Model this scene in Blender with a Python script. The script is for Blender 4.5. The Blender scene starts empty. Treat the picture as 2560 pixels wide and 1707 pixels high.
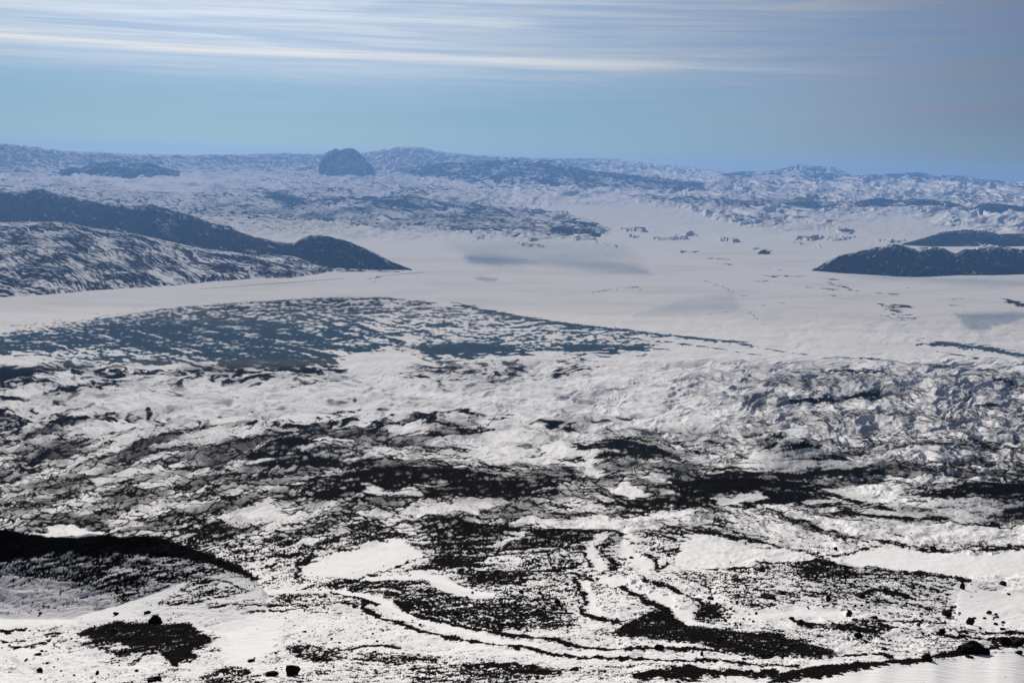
import bpy, math, random
import numpy as np
sc = bpy.context.scene
# ---------------------------------------------------------------- camera
PLAIN = 0.0; EYE = 2300.0
F = 3090.0; CX, CY = 1280.0, 853.5            # focal length and centre in units of the 2560 px wide frame
PITCH = math.atan((CY - 420.0) / F); ROLL = math.radians(1.57)
fw = np.array([0, math.cos(PITCH), -math.sin(PITCH)])
u0 = np.array([0, math.sin(PITCH), math.cos(PITCH)]); r0 = np.array([1.0, 0, 0])
RT = math.cos(ROLL) * r0 + math.sin(ROLL) * u0
UP = math.cos(ROLL) * u0 - math.sin(ROLL) * r0
import mathutils
cam_d = bpy.data.cameras.new("camera"); cam = bpy.data.objects.new("camera", cam_d)
sc.collection.objects.link(cam); sc.camera = cam
m = mathutils.Matrix.Identity(4)
for i in range(3):
    m[i][0] = RT[i]; m[i][1] = UP[i]; m[i][2] = -fw[i]
m[2][3] = EYE
cam.matrix_world = m
cam_d.sensor_fit = 'HORIZONTAL'; cam_d.sensor_width = 36.0
cam_d.lens = 36.0 * F / 2560.0
cam_d.clip_start = 0.5; cam_d.clip_end = 600000.0
# ---------------------------------------------------------------- light
SUN_AZ = math.radians(-14.0)      # from the view direction (+Y), negative = left
SUN_EL = math.radians(17.5)
SUN_DIR = np.array([math.sin(SUN_AZ) * math.cos(SUN_EL), math.cos(SUN_AZ) * math.cos(SUN_EL), math.sin(SUN_EL)])
sun_d = bpy.data.lights.new("sun", 'SUN'); sun = bpy.data.objects.new("sun", sun_d)
sc.collection.objects.link(sun)
sun_d.energy = 5.0; sun_d.angle = math.radians(0.6); sun_d.color = (1.0, 0.92, 0.82)
sun.rotation_euler = mathutils.Vector((-SUN_DIR[0], -SUN_DIR[1], -SUN_DIR[2])).to_track_quat('-Z', 'Y').to_euler()
sun.location = (0, 0, EYE + 50)
sc.view_settings.view_transform = 'Standard'; sc.view_settings.look = 'None'
sc.view_settings.gamma = 1.0; sc.view_settings.exposure = 0.12; sc.view_settings.use_curve_mapping = False
sc.cycles.use_denoising = True
sc.cycles.denoiser = 'OPENIMAGEDENOISE'; sc.cycles.denoising_input_passes = 'RGB_ALBEDO_NORMAL'; sc.cycles.denoising_prefilter = 'ACCURATE'
sc.cycles.max_bounces = 4; sc.cycles.diffuse_bounces = 2; sc.cycles.glossy_bounces = 1
sc.cycles.transmission_bounces = 0; sc.cycles.volume_bounces = 0
world = bpy.data.worlds.new("World"); sc.world = world; world.use_nodes = True
nt = world.node_tree; N = nt.nodes; Lk = nt.links; N.clear()

def nd(tree, t, **kw):
    n = tree.nodes.new(t)
    for k, v in kw.items(): setattr(n, k, v)
    return n
def math_node(tree, op, a, b=None, c=None, clamp=False):
    n = tree.nodes.new('ShaderNodeMath'); n.operation = op; n.use_clamp = clamp
    for i, v in enumerate((a, b, c)):
        if v is None: continue
        if isinstance(v, (int, float)): n.inputs[i].default_value = v
        else: tree.links.new(v, n.inputs[i])
    return n.outputs[0]
def mixc(tree, fac, a, b):
    n = tree.nodes.new('ShaderNodeMix'); n.data_type = 'RGBA'
    for s, v in ((0, fac), (6, a), (7, b)):
        if isinstance(v, (int, float)): n.inputs[s].default_value = v
        elif isinstance(v, tuple): n.inputs[s].default_value = (*v, 1)
        else: tree.links.new(v, n.inputs[s])
    return n.outputs[2]
def maprange(tree, v, a, b, c=0.0, d=1.0, smooth=True):
    n = tree.nodes.new('ShaderNodeMapRange'); n.interpolation_type = 'SMOOTHSTEP' if smooth else 'LINEAR'
    tree.links.new(v, n.inputs[0])
    for i, q in enumerate((a, b, c, d)): n.inputs[i + 1].default_value = q
    return n.outputs[0]

sky = nd(nt, 'ShaderNodeTexSky', sky_type='NISHITA', sun_disc=False)
sky.sun_elevation = SUN_EL; sky.sun_rotation = SUN_AZ
sky.altitude = 2300; sky.air_density = 1.2; sky.dust_density = 0.6; sky.ozone_density = 2.0
tc = nd(nt, 'ShaderNodeTexCoord'); sep = nd(nt, 'ShaderNodeSeparateXYZ'); Lk.new(tc.outputs['Generated'], sep.inputs[0])
dx, dy, dz = sep.outputs
dot = nd(nt, 'ShaderNodeVectorMath', operation='DOT_PRODUCT'); Lk.new(tc.outputs['Generated'], dot.inputs[0])
dot.inputs[1].default_value = tuple(SUN_DIR)
sunang = math_node(nt, 'ARCCOSINE', math_node(nt, 'MINIMUM', dot.outputs['Value'], 0.9999))      # radians from the sun
def skynoise(sx, sy, sz, detail, seed, rough=0.55):
    mp = nd(nt, 'ShaderNodeMapping'); mp.inputs['Scale'].default_value = (sx, sy, sz); mp.inputs['Location'].default_value = (seed, seed * 2, seed * 3)
    Lk.new(tc.outputs['Generated'], mp.inputs[0])
    t = nd(nt, 'ShaderNodeTexNoise'); t.inputs['Scale'].default_value = 1; t.inputs['Detail'].default_value = detail; t.inputs['Roughness'].default_value = rough; t.inputs['Distortion'].default_value = 0.9
    Lk.new(mp.outputs[0], t.inputs['Vector']); return t.outputs['Fac']
nA = skynoise(3.2, 3.2, 62, 6, 3.1, 0.6)
nB = skynoise(5.0, 5.0, 260, 4, 7.7, 0.6)
nC = skynoise(1.2, 1.2, 24, 3, 1.3)
# height above the horizon with a slow wave, so the cirrus layers run as long gently sloping sheets
el = math_node(nt, 'ADD', dz, math_node(nt, 'MULTIPLY', dx, 0.012))
elw = math_node(nt, 'ADD', el, math_node(nt, 'MULTIPLY', math_node(nt, 'SUBTRACT', nC, 0.5), 0.022))
veil = maprange(nt, elw, 0.030, 0.092)
streak = maprange(nt, math_node(nt, 'ADD', math_node(nt, 'MULTIPLY', nA, 0.6), math_node(nt, 'MULTIPLY', nB, 0.4)), 0.36, 0.66)
cover = math_node(nt, 'MULTIPLY', math_node(nt, 'MINIMUM', veil, 0.97), math_node(nt, 'ADD', math_node(nt, 'MULTIPLY', streak, 0.52), 0.44))
low = math_node(nt, 'MULTIPLY', maprange(nt, dx, -0.05, 0.36), math_node(nt, 'ADD', math_node(nt, 'MULTIPLY', streak, 0.35), 0.5))
cover = math_node(nt, 'MAXIMUM', cover, math_node(nt, 'MULTIPLY', low, maprange(nt, elw, -0.01, 0.06, 0.55, 1.0)))
glow = math_node(nt, 'EXPONENT', math_node(nt, 'MULTIPLY', math_node(nt, 'POWER', math_node(nt, 'DIVIDE', sunang, 0.50), 2.0), -1.0))
CLOUD_SCALE = 1.0
cb = math_node(nt, 'ADD', math_node(nt, 'MULTIPLY', glow, 16.5), 1.2)
ccol = mixc(nt, maprange(nt, glow, 0.0, 0.6), (0.88, 0.91, 1.16), (0.93, 1.0, 1.07))
csc = nd(nt, 'ShaderNodeVectorMath', operation='SCALE'); Lk.new(ccol, csc.inputs[0]); Lk.new(cb, csc.inputs[3])
# one long bright band of cirrus low over the left horizon
bandc = math_node(nt, 'SUBTRACT', elw, math_node(nt, 'SUBTRACT', 0.081, math_node(nt, 'MULTIPLY', dx, 0.004)))
band = maprange(nt, math_node(nt, 'ABSOLUTE', bandc), 0.0, 0.0065, 1.0, 0.0)
band = math_node(nt, 'MULTIPLY', band, maprange(nt, dx, -0.30, 0.28, 1.0, 0.0, False))
band = math_node(nt, 'MULTIPLY', band, maprange(nt, nB, 0.30, 0.6, 0.35, 1.0))
skyd = nd(nt, 'ShaderNodeVectorMath', operation='MULTIPLY'); Lk.new(sky.outputs[0], skyd.inputs[0]); skyd.inputs[1].default_value = (0.41, 0.635, 1.0)
col = mixc(nt, cover, skyd.outputs[0], csc.outputs[0])
col = mixc(nt, math_node(nt, 'MULTIPLY', band, 0.75), col, (17, 16, 14.8))
bg = nd(nt, 'ShaderNodeBackground'); bg.inputs['Strength'].default_value = 0.051
out = nd(nt, 'ShaderNodeOutputWorld'); Lk.new(col, bg.inputs['Color']); Lk.new(bg.outputs[0], out.inputs['Surface'])

# ---------------------------------------------------------------- materials
def terrain_material(name, near=True):
    mt = bpy.data.materials.new(name); mt.use_nodes = True; t = mt.node_tree; t.nodes.clear()
    o = nd(t, 'ShaderNodeOutputMaterial'); b = nd(t, 'ShaderNodeBsdfPrincipled'); t.links.new(b.outputs[0], o.inputs['Surface'])
    ar = nd(t, 'ShaderNodeAttribute', attribute_name='rock'); ai = nd(t, 'ShaderNodeAttribute', attribute_name='shade_tint')
    g = nd(t, 'ShaderNodeNewGeometry')
    nz = nd(t, 'ShaderNodeTexNoise'); nz.inputs['Scale'].default_value = 0.7 if near else 0.004; nz.inputs['Detail'].default_value = 3
    t.links.new(g.outputs['Position'], nz.inputs['Vector'])
    snow = mixc(t, nz.outputs['Fac'], (0.79, 0.80, 0.82), (0.88, 0.89, 0.90))
    ad = nd(t, 'ShaderNodeAttribute', attribute_name='dust')
    snow = mixc(t, ad.outputs['Fac'], snow, (0.84, 0.805, 0.755))
    rock = mixc(t, nz.outputs['Fac'], (0.005, 0.005, 0.005), (0.014, 0.013, 0.013))
    c = mixc(t, ai.outputs['Fac'], snow, (0.14, 0.245, 0.35))  # blue-grey colour for painted shade patches and the fan ground
    c = mixc(t, ar.outputs['Fac'], c, rock)
    t.links.new(c, b.inputs['Base Color'])
    t.links.new(maprange(t, ar.outputs['Fac'], 0, 1, 0.55, 0.9, False), b.inputs['Roughness'])
    b.inputs['Specular IOR Level'].default_value = 0.0
    if near:
        n2 = nd(t, 'ShaderNodeTexNoise'); n2.inputs['Scale'].default_value = 1; n2.inputs['Detail'].default_value = 3
        mp = nd(t, 'ShaderNodeMapping'); mp.inputs['Rotation'].default_value = (0, 0, 0.5); mp.inputs['Scale'].default_value = (0.22, 1.1, 0.6)
        t.links.new(g.outputs['Position'], mp.inputs[0]); t.links.new(mp.outputs[0], n2.inputs['Vector'])
        bp = nd(t, 'ShaderNodeBump'); bp.inputs['Distance'].default_value = 0.35; bp.inputs['Strength'].default_value = 0.5
        t.links.new(n2.outputs['Fac'], bp.inputs['Height']); t.links.new(bp.outputs[0], b.inputs['Normal'])
    return mt
M_NEAR = terrain_material('snow and lava', True)
M_FAR = terrain_material('distant snow and rock', False)
def plain_material(name, c1, c2, scale, rough=0.9):
    mt = bpy.data.materials.new(name); mt.use_nodes = True; t = mt.node_tree
    b = t.nodes['Principled BSDF']; g = nd(t, 'ShaderNodeTexCoord'); nz = nd(t, 'ShaderNodeTexNoise')
    nz.inputs['Scale'].default_value = scale; nz.inputs['Detail'].default_value = 5; t.links.new(g.outputs['Object'], nz.inputs['Vector'])
    t.links.new(mixc(t, nz.outputs['Fac'], c1, c2), b.inputs['Base Color']); b.inputs['Roughness'].default_value = rough
    b.inputs['Specular IOR Level'].default_value = 0.03
    bp = nd(t, 'ShaderNodeBump'); bp.inputs['Distance'].default_value = 0.2; t.links.new(nz.outputs['Fac'], bp.inputs['Height']); t.links.new(bp.outputs[0], b.inputs['Normal'])
    return mt
M_ROCK = plain_material('black lava rock', (0.006, 0.005, 0.005), (0.022, 0.018, 0.017), 1.6)
M_ROAD = plain_material('road surface', (0.06, 0.06, 0.06), (0.10, 0.10, 0.10), 0.01)

# ---------------------------------------------------------------- noise
def hash2(ix, iy, seed):
    h = (ix.astype(np.uint32) * np.uint32(374761393) + iy.astype(np.uint32) * np.uint32(668265263) + np.uint32((seed * 144665) & 0xffffffff))
    h = (h ^ (h >> np.uint32(13))) * np.uint32(1274126177)
    return (h ^ (h >> np.uint32(16)))
def perlin(x, y, seed=0):
    x = x.astype(np.float32); y = y.astype(np.float32)
    xf = np.floor(x); yf = np.floor(y)
    ix = xf.astype(np.int64); iy = yf.astype(np.int64); fx = x - xf; fy = y - yf
    ux = fx * fx * fx * (fx * (fx * 6 - 15) + 10); uy = fy * fy * fy * (fy * (fy * 6 - 15) + 10)
    def g(a, b, px, py):
        h = (hash2(a, b, seed) & np.uint32(1023)).astype(np.int32)
        return GX[h] * px + GY[h] * py
    n00 = g(ix, iy, fx, fy); n10 = g(ix + 1, iy, fx - 1, fy); n01 = g(ix, iy + 1, fx, fy - 1); n11 = g(ix + 1, iy + 1, fx - 1, fy - 1)
    a = n00 + ux * (n10 - n00); b = n01 + ux * (n11 - n01)
    return (a + uy * (b - a)) * 1.5
_a = np.linspace(0, 2 * np.pi, 1024, endpoint=False)
GX = np.cos(_a).astype(np.float32); GY = np.sin(_a).astype(np.float32)
def fbm(x, y, octs, seed, gain=0.5, lac=2.03):
    s = 0; a = 1.0
    for i in range(octs):
        s = s + a * perlin(x, y, seed + i * 17); x = x * lac + 5.3; y = y * lac + 1.7; a *= gain
    return s
def ridged(x, y, octs, seed, gain=0.5):
    s = 0; a = 1.0
    for i in range(octs):
        s = s + a * (1 - 2.2 * np.abs(perlin(x, y, seed + i * 31))); x = x * 2.1 + 3.1; y = y * 2.1 + 8.7; a *= gain
    return s
def rank01(n):
    f = n.ravel(); s = np.sort(f[:: max(1, f.size // 40000)]); return np.interp(n, s, np.linspace(0, 1, s.size)).astype(np.float32)
def sstep(a, b, x):
    t = np.clip((x - a) / (b - a), 0, 1); return t * t * (3 - 2 * t)

# ---------------------------------------------------------------- radial profile of the mountain
def tan_of_v(v): return np.tan(PITCH + np.arctan((np.asarray(v, float) - CY) / F))
def v_of_tan(t): return CY + F * np.tan(np.arctan(t) - PITCH)
PROF = [(422, 140000), (430, 110000), (450, 90000), (480, 74000), (520, 60000), (560, 49300), (600, 39900), (650, 31100), (700, 25500),
        (740, 22270), (780, 19600), (800, 17600), (820, 15600), (880, 11500), (950, 8000), (1050, 4700), (1100, 3500), (1150, 2500),
        (1200, 1750), (1250, 1200), (1300, 850), (1350, 610), (1400, 460), (1500, 295), (1600, 208), (1707, 152), (1760, 133),
        (1800, 120), (1850, 104), (1900, 89), (2000, 66), (2200, 31), (2500, 6), (2900, 1.5)]
_vv = np.arange(422, 2901, 1.0)
_lr = np.interp(_vv, [p[0] for p in PROF], [math.log(p[1]) for p in PROF])
_k = np.exp(-0.5 * (np.arange(-40, 41) / 13.0) ** 2); _k /= _k.sum()
_ls = np.convolve(np.pad(_lr, 40, mode='edge'), _k, mode='valid')
_w = sstep(760, 820, _vv) * (1 - sstep(2300, 2500, _vv)); _lr = _lr * (1 - _w) + _ls * _w
def r_of_v(v): return np.exp(np.interp(v, _vv, _lr))
def v_of_r(r): return np.interp(-np.log(r), -_lr, _vv)
def zb_of_v(v):
    z = EYE - r_of_v(v) * tan_of_v(v); return np.maximum(z, PLAIN)
def pix(x, y):
    """picture point -> azimuth and tan(depression)"""
    a = (np.asarray(x, float) - CX) / F; b = -(np.asarray(y, float) - CY) / F
    d0 = fw[0] + a * RT[0] + b * UP[0]; d1 = fw[1] + a * RT[1] + b * UP[1]; d2 = fw[2] + a * RT[2] + b * UP[2]
    return np.arctan2(d0, d1), -d2 / np.hypot(d0, d1)
def project(th, r, z):
    px = r * np.sin(th); py = r * np.cos(th); pz = z - EYE
    xc = px * RT[0] + py * RT[1] + pz * RT[2]; yc = px * UP[0] + py * UP[1] + pz * UP[2]; zc = px * fw[0] + py * fw[1] + pz * fw[2]
    return CX + F * xc / zc, CY - F * yc / zc
DENSE = math.radians(26.0)
th = np.concatenate([np.radians(np.linspace(-180, -26, 90, endpoint=False)), np.linspace(-DENSE, DENSE, 1500), np.radians(np.linspace(26, 180, 91)[1:])])
vr = np.concatenate([np.linspace(2900, 2100, 30, endpoint=False), np.linspace(2100, 1780, 90, endpoint=False), np.linspace(1780, 1560, 250, endpoint=False), np.linspace(1560, 1440, 280, endpoint=False), np.linspace(1440, 1000, 510, endpoint=False), np.linspace(1000, 700, 400, endpoint=False), np.linspace(700, 424, 330)])
NR, NC = vr.size, th.size
rr = r_of_v(vr); zb = zb_of_v(vr)
thc = np.clip(th, -DENSE, DENSE)
TH, VV = np.meshgrid(thc, vr)                # rows = distance, cols = azimuth
RR = np.broadcast_to(rr[:, None], TH.shape)
ZB = np.broadcast_to(zb[:, None], TH.shape)

# ---------------------------------------------------------------- traced mounds, cones and rims: (x, y of crest, y of its footprint)
BUMPS = [
 ([(-300,1330,1505),(0,1326,1507),(90,1342,1508),(180,1345,1508),(260,1342,1507),(330,1338,1505),(385,1344,1503),(440,1358,1500),(500,1380,1496),(560,1402,1490),(610,1428,1480),(655,1462,1464)], 38, 26),
 ([(180,1545,1550),(300,1512,1545),(400,1480,1540),(450,1460,1535),(520,1450,1528),(600,1452,1515),(680,1478,1490)], 60, 12),
 ([(1740,1188,1190),(1860,1152,1180),(1920,1117,1175),(1965,1097,1172),(2010,1101,1172),(2060,1127,1175),(2120,1152,1180),(2220,1180,1185)], 30, 25),
 ([(1390,1130,1135),(1480,1103,1130),(1520,1096,1128),(1570,1108,1130),(1640,1130,1142),(1730,1164,1165)], 28, 20),
 ([(370,1346,1348),(440,1312,1344),(480,1296,1342),(530,1300,1342),(585,1340,1344)], 30, 20),
 ([(970,1334,1336),(1060,1302,1347),(1120,1294,1352),(1200,1312,1354),(1300,1320,1357),(1420,1321,1354),(1520,1325,1346),(1570,1334,1336)], 60, 22),
 ([(700,1220,1225),(860,1184,1222),(960,1166,1218),(1100,1172,1218),(1240,1186,1222),(1400,1208,1226)], 40, 20),
 ([(1500,1252,1255),(1640,1216,1250),(1780,1196,1245),(1900,1200,1240),(2050,1212,1240),(2210,1246,1250)], 35, 20),
 ([(2240,1265,1270),(2350,1224,1266),(2450,1205,1262),(2560,1212,1262),(2780,1210,1262)], 40, 20),
 ([(1770,1475,1476),(1850,1445,1468),(1950,1416,1460),(2050,1404,1458),(2150,1416,1460),(2300,1435,1464),(2420,1449,1468),(2580,1474,1477)], 70, 26),
 ([(1680,1760,1765),(1900,1710,1742),(2150,1655,1738),(2400,1624,1738),(2560,1602,1738),(2800,1575,1738)], 220, 22),
 ([(150,1600,1602),(220,1570,1594),(300,1556,1592),(400,1560,1592),(500,1564,1592),(585,1600,1602)], 60, 13),
 ([(860,1462,1464),(960,1448,1470),(1080,1452,1482),(1200,1490,1508),(1320,1522,1524)], 34, 9),
 ([(1540,1336,1338),(1640,1318,1336),(1750,1308,1334),(1850,1322,1338),(1970,1358,1360)], 40, 14),
 ([(1000,1085,1088),(1080,1056,1084),(1150,1038,1080),(1190,1052,1082),(1225,1084,1086)], 16, 14),
 ([(600,1150,1155),(680,1105,1150),(740,1092,1150),(800,1104,1150),(900,1130,1152),(960,1152,1154)], 24, 18),
 ([(2040,1290,1292),(2150,1270,1290),(2260,1262,1290),(2400,1282,1294),(2480,1300,1302)], 26, 12),
]
HM = np.zeros(TH.shape)
for crest, wf, wb in BUMPS:
    c = np.array(crest, float)
    t_c, tan_c = pix(c[:, 0], c[:, 1]); _, tan_f = pix(c[:, 0], c[:, 2])
    vf = v_of_tan(tan_f); rc = r_of_v(vf)
    dzc = np.maximum(EYE - rc * tan_c - zb_of_v(vf), 0)
    cols = np.where((thc >= t_c[0]) & (thc <= t_c[-1]))[0]
    if t_c[0] < -DENSE * .9: cols = np.where(thc <= t_c[-1])[0]
    if t_c[-1] > DENSE * .9: cols = np.where(thc >= t_c[0])[0]
    # smooth interpolation along the crest
    tt = thc[cols]; h = np.interp(tt, t_c, dzc / rc); vc = np.interp(tt, t_c, vf)
    n = max(3, int(14)); kk = np.hanning(n * 2 + 1); kk /= kk.sum()
    h = np.convolve(np.pad(h, n, mode='edge'), kk, mode='valid')
    h = h * (1 + 0.06 * fbm(tt * 28, tt * 0 + vf[0], 2, 5)) * np.minimum(1, np.minimum(np.abs(tt - (t_c[0] if t_c[0] > -DENSE * .9 else -99)), np.abs(tt - (t_c[-1] if t_c[-1] < DENSE * .9 else 99))) / 0.008)
    rows = np.where((vr > vf.min() - wb - 30) & (vr < vf.max() + wf + 30))[0]
    if rows.size == 0: continue
    V = vr[rows][:, None]; s = (V - vc[None, :])
    sh = np.where(s > 0, np.clip(1 - s / wf, 0, 1) ** 1.25, 0.5 * (1 + np.cos(np.pi * np.clip(-s / wb, 0, 1))))
    sub = HM[np.ix_(rows, cols)]
    HM[np.ix_(rows, cols)] = np.maximum(sub, sh * h[None, :] * rr[rows][:, None])
XP, YP = project(TH, RR, ZB + HM)
XP = XP.astype(np.float32); YP = YP.astype(np.float32)

# ---------------------------------------------------------------- how much bare rock shows through the snow
COLS = [0, 320, 640, 960, 1280, 1600, 1920, 2240, 2560]
TAB = [
 (380, .3,.3,.3,.4,.45,.4,.4,.5,.3), (400, .35,.35,.35,.45,.55,.45,.4,.5,.4), (430, .4,.3,.35,.35,.4,.5,.5,.45,.4),
 (450, .3,.05,.2,.3,.3,.35,.4,.3,.3), (470, .45,.15,.35,.35,.25,.2,.3,.2,.3), (490, .45,.4,.42,.42,.15,.08,.25,.3,.3),
 (505, .45,.4,.5,.5,.15,.03,.35,.35,.4), (520, .4,.4,.5,.5,.35,.03,.4,.2,.3), (540, .4,.4,.5,.5,.4,.03,.15,.03,.2),
 (560, .3,.4,.35,.3,.35,.01,.1,.01,.2), (590, 0,.2,.15,.1,.08,0,0,0,.05), (612, 0,0,0,0,0,0,0,0,0), (745, 0,0,0,0,0,0,0,0,0),
 (800, .0,.0,.0,.0,0,0,0,0,0), (885, .3,.5,.6,.3,.2,.05,.02,.0,.0), (905, .3,.4,.45,.25,.25,.1,.06,.0,.0),
 (930, .5,.3,.35,.12,.25,.22,.3,.25,.05), (960, .4,.15,.25,.12,.14,.25,.38,.45,.35), (990, .16,.12,.1,.09,.08,.22,.42,.48,.45),
 (1020, .15,.12,.1,.07,.06,.16,.38,.5,.55), (1040, .3,.2,.14,.16,.10,.14,.33,.45,.6), (1060, .4,.25,.28,.25,.12,.16,.3,.38,.6),
 (1090, .4,.32,.4,.4,.22,.3,.35,.38,.42), (1130, .45,.42,.45,.38,.26,.4,.3,.35,.4), (1160, .52,.46,.5,.5,.45,.5,.35,.4,.5),
 (1190, .52,.48,.55,.65,.66,.62,.55,.48,.6), (1220, .55,.5,.56,.7,.75,.7,.7,.45,.55), (1250, .55,.5,.58,.7,.72,.65,.5,.25,.45),
 (1280, .52,.52,.55,.55,.55,.5,.35,.14,.3), (1310, .55,.5,.45,.5,.42,.3,.28,.2,.35), (1340, .7,.5,.45,.5,.5,.2,.15,.2,.15),
 (1370, .8,.5,.42,.5,.6,.25,.18,.2,.15), (1400, .4,.4,.35,.2,.5,.2,.12,.05,.03), (1430, .25,.3,.25,.2,.5,.25,.25,.2,.05),
 (1460, .1,.25,.18,.4,.3,.25,.25,.3,.12), (1490, .05,.2,.2,.4,.4,.2,.2,.26,.12), (1520, .03,.08,.15,.18,.4,.2,.14,.18,.08),
 (1550, .1,.15,.08,.18,.3,.2,.12,.22,.08), (1580, .1,.2,.12,.15,.1,.3,.25,.22,.2), (1610, .12,.3,.2,.15,.08,.2,.3,.22,.25),
 (1640, .1,.2,.15,.25,.08,.08,.15,.15,.2), (1670, .1,.1,.1,.25,.25,.25,.2,.08,.03), (1700, .12,.2,.25,.25,.25,.2,.08,.03,.03), (1900, .15,.15,.15,.15,.15,.1,.05,.03,.03)]
GX0, GY0, ST = -360.0, 370.0, 1.6
gw, gh = int(3280 / ST), int(1560 / ST)
gx = GX0 + np.arange(gw) * ST; gy = GY0 + np.arange(gh) * ST
tb = np.array([t[1:] for t in TAB]); ty = [t[0] for t in TAB]
tmp = np.array([np.interp(gx, COLS, row) for row in tb])
DM = np.array([np.interp(gy, ty, tmp[:, j]) for j in range(gw)]).T.astype(np.float32)
TINT_MAP = np.zeros_like(DM)
def _box(pts, pad):
    x0 = max(0, int((min(p[0] for p in pts) - pad - GX0) / ST)); x1 = min(gw, int((max(p[0] for p in pts) + pad - GX0) / ST) + 2)
    y0 = max(0, int((min(p[1] for p in pts) - pad - GY0) / ST)); y1 = min(gh, int((max(p[1] for p in pts) + pad - GY0) / ST) + 2)
    return x0, x1, y0, y1
def _dist(px, py, pts, closed):
    d = np.full(px.shape, 1e9)
    seg = list(zip(pts, pts[1:] + (pts[:1] if closed else [])))
    for (ax, ay), (bx, by) in seg:
        vx, vy = bx - ax, by - ay; L = vx * vx + vy * vy + 1e-9
        t = np.clip(((px - ax) * vx + (py - ay) * vy) / L, 0, 1)
        d = np.minimum(d, np.hypot(px - ax - t * vx, py - ay - t * vy))
    return d
def paint(M, w, target, x0, x1, y0, y1):
    s = M[y0:y1, x0:x1]; s += (w * (target - s)).astype(np.float32)
def line(target, width, pts, M=None, soft=0.6):
    M = DM if M is None else M
    x0, x1, y0, y1 = _box(pts, width * 2)
    if x1 <= x0 or y1 <= y0: return
    X, Y = np.meshgrid(gx[x0:x1], gy[y0:y1]); d = _dist(X, Y, pts, False)
    ww = width * .5 * (1 + .9 * fbm(X / 26, Y / 14, 2, 91)); ww = np.maximum(ww, width * .16)
    paint(M, 1 - sstep(ww * (1 - soft), ww * (1 + soft) + .8, d), target, x0, x1, y0, y1)
def poly(target, feather, pts, M=None):
    M = DM if M is None else M
    x0, x1, y0, y1 = _box(pts, feather * 2)
    if x1 <= x0 or y1 <= y0: return
    X, Y = np.meshgrid(gx[x0:x1], gy[y0:y1]); d = _dist(X, Y, pts, True)
    ins = np.zeros(X.shape, bool)
    for (ax, ay), (bx, by) in zip(pts, pts[1:] + pts[:1]):
        if ay == by: continue
        ins ^= ((Y > min(ay, by)) & (Y <= max(ay, by)) & (X < (bx - ax) * (Y - ay) / (by - ay) + ax))
    sd = np.where(ins, d, -d)
    paint(M, sstep(-feather, feather, sd), target, x0, x1, y0, y1)
# --- far uplands
poly(.52, 6, [(540,520),(620,492),(700,488),(800,505),(900,498),(1000,492),(1100,503),(1250,518),(1400,543),(1505,568),(1480,598),(1330,592),(1150,584),(1000,580),(850,560),(700,550)])
for q in ([(660,488),(700,492),(760,508),(770,520),(700,512)], [(880,500),(950,498),(1040,500),(1090,508),(1020,528),(940,520)], [(1120,512),(1200,520),(1260,535),(1180,538)], [(1380,560),(1500,568),(1470,590),(1400,585)]):
    poly(.85, 5, q)
poly(.8, 4, [(210,412),(240,402),(300,403),(390,410),(395,432),(300,428),(220,424)])
poly(.62, 8, [(1290,400),(1380,402),(1480,425),(1560,440),(1700,455),(1500,450),(1300,432),(1150,430),(1000,410)])
poly(.6, 5, [(1560,492),(1700,500),(1900,505),(2110,515),(2100,528),(1900,524),(1700,515),(1600,505)])
poly(.55, 5, [(1765,548),(1850,540),(1920,548),(1940,562),(1850,562)])
poly(.1, 8, [(260,448),(450,440),(520,470),(480,500),(380,480),(280,470)])
poly(.0, 5, [(1240,515),(1400,508),(1700,520),(1760,540),(1900,575),(2100,580),(2270,600),(2100,640),(1700,640),(1500,610),(1520,570),(1400,535)])
# --- lava fan below the plain
poly(.58, 5, [(-300,850),(0,832),(150,812),(300,785),(450,765),(620,752),(800,742),(950,740),(1100,757),(1200,775),(1200,880),(1000,868),(900,875),(840,885),(800,930),(680,930),(560,915),(400,890),(200,870),(0,885),(-300,890)])
poly(.46, 6, [(950,745),(1100,757),(1300,790),(1450,815),(1600,835),(1650,868),(1600,880),(1400,882),(1250,880),(1150,900),(980,860)])
poly(.70, 14, [(-300,858),(0,848),(200,835),(350,805),(600,792),(750,812),(850,835),(850,885),(740,905),(600,890),(420,868),(200,868),(0,880),(-300,890)])
poly(.85, 8, [(1050,868),(1200,858),(1330,872),(1300,885),(1150,892),(1080,905)])
poly(.8, 6, [(1390,860),(1600,866),(1620,876),(1480,884),(1420,878)])
line(.75, 8, [(1140,760),(1250,785),(1400,808),(1520,822),(1650,836),(1760,848),(1870,858)])
line(.5, 4, [(1600,845),(1700,858),(1850,880)]); line(.5, 3, [(1900,870),(2000,885),(1960,876)])
line(.9, 12, [(1150,915),(1130,935),(1110,965)]); line(.7, 7, [(1130,915),(1060,940),(990,950)])
line(.9, 12, [(1430,870),(1450,905),(1430,925),(1390,950)]); line(.6, 5, [(1390,950),(1310,965),(1300,985),(1325,1010)])
line(.0, 4, [(1640,880),(1632,920),(1620,960),(1608,1020)])
poly(0, 4, [(-300,884),(60,886),(110,893),(90,904),(0,910),(-300,912)])
poly(0, 5, [(835,885),(860,878),(1000,880),(1050,900),(1000,960),(900,950),(850,920)])
poly(.75, 6, [(-300,915),(0,925),(110,935),(60,965),(0,975),(-300,985)])
line(.85, 6, [(130,985),(210,975),(300,960)]); line(.85, 8, [(290,940),(340,932),(390,930)])
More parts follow.
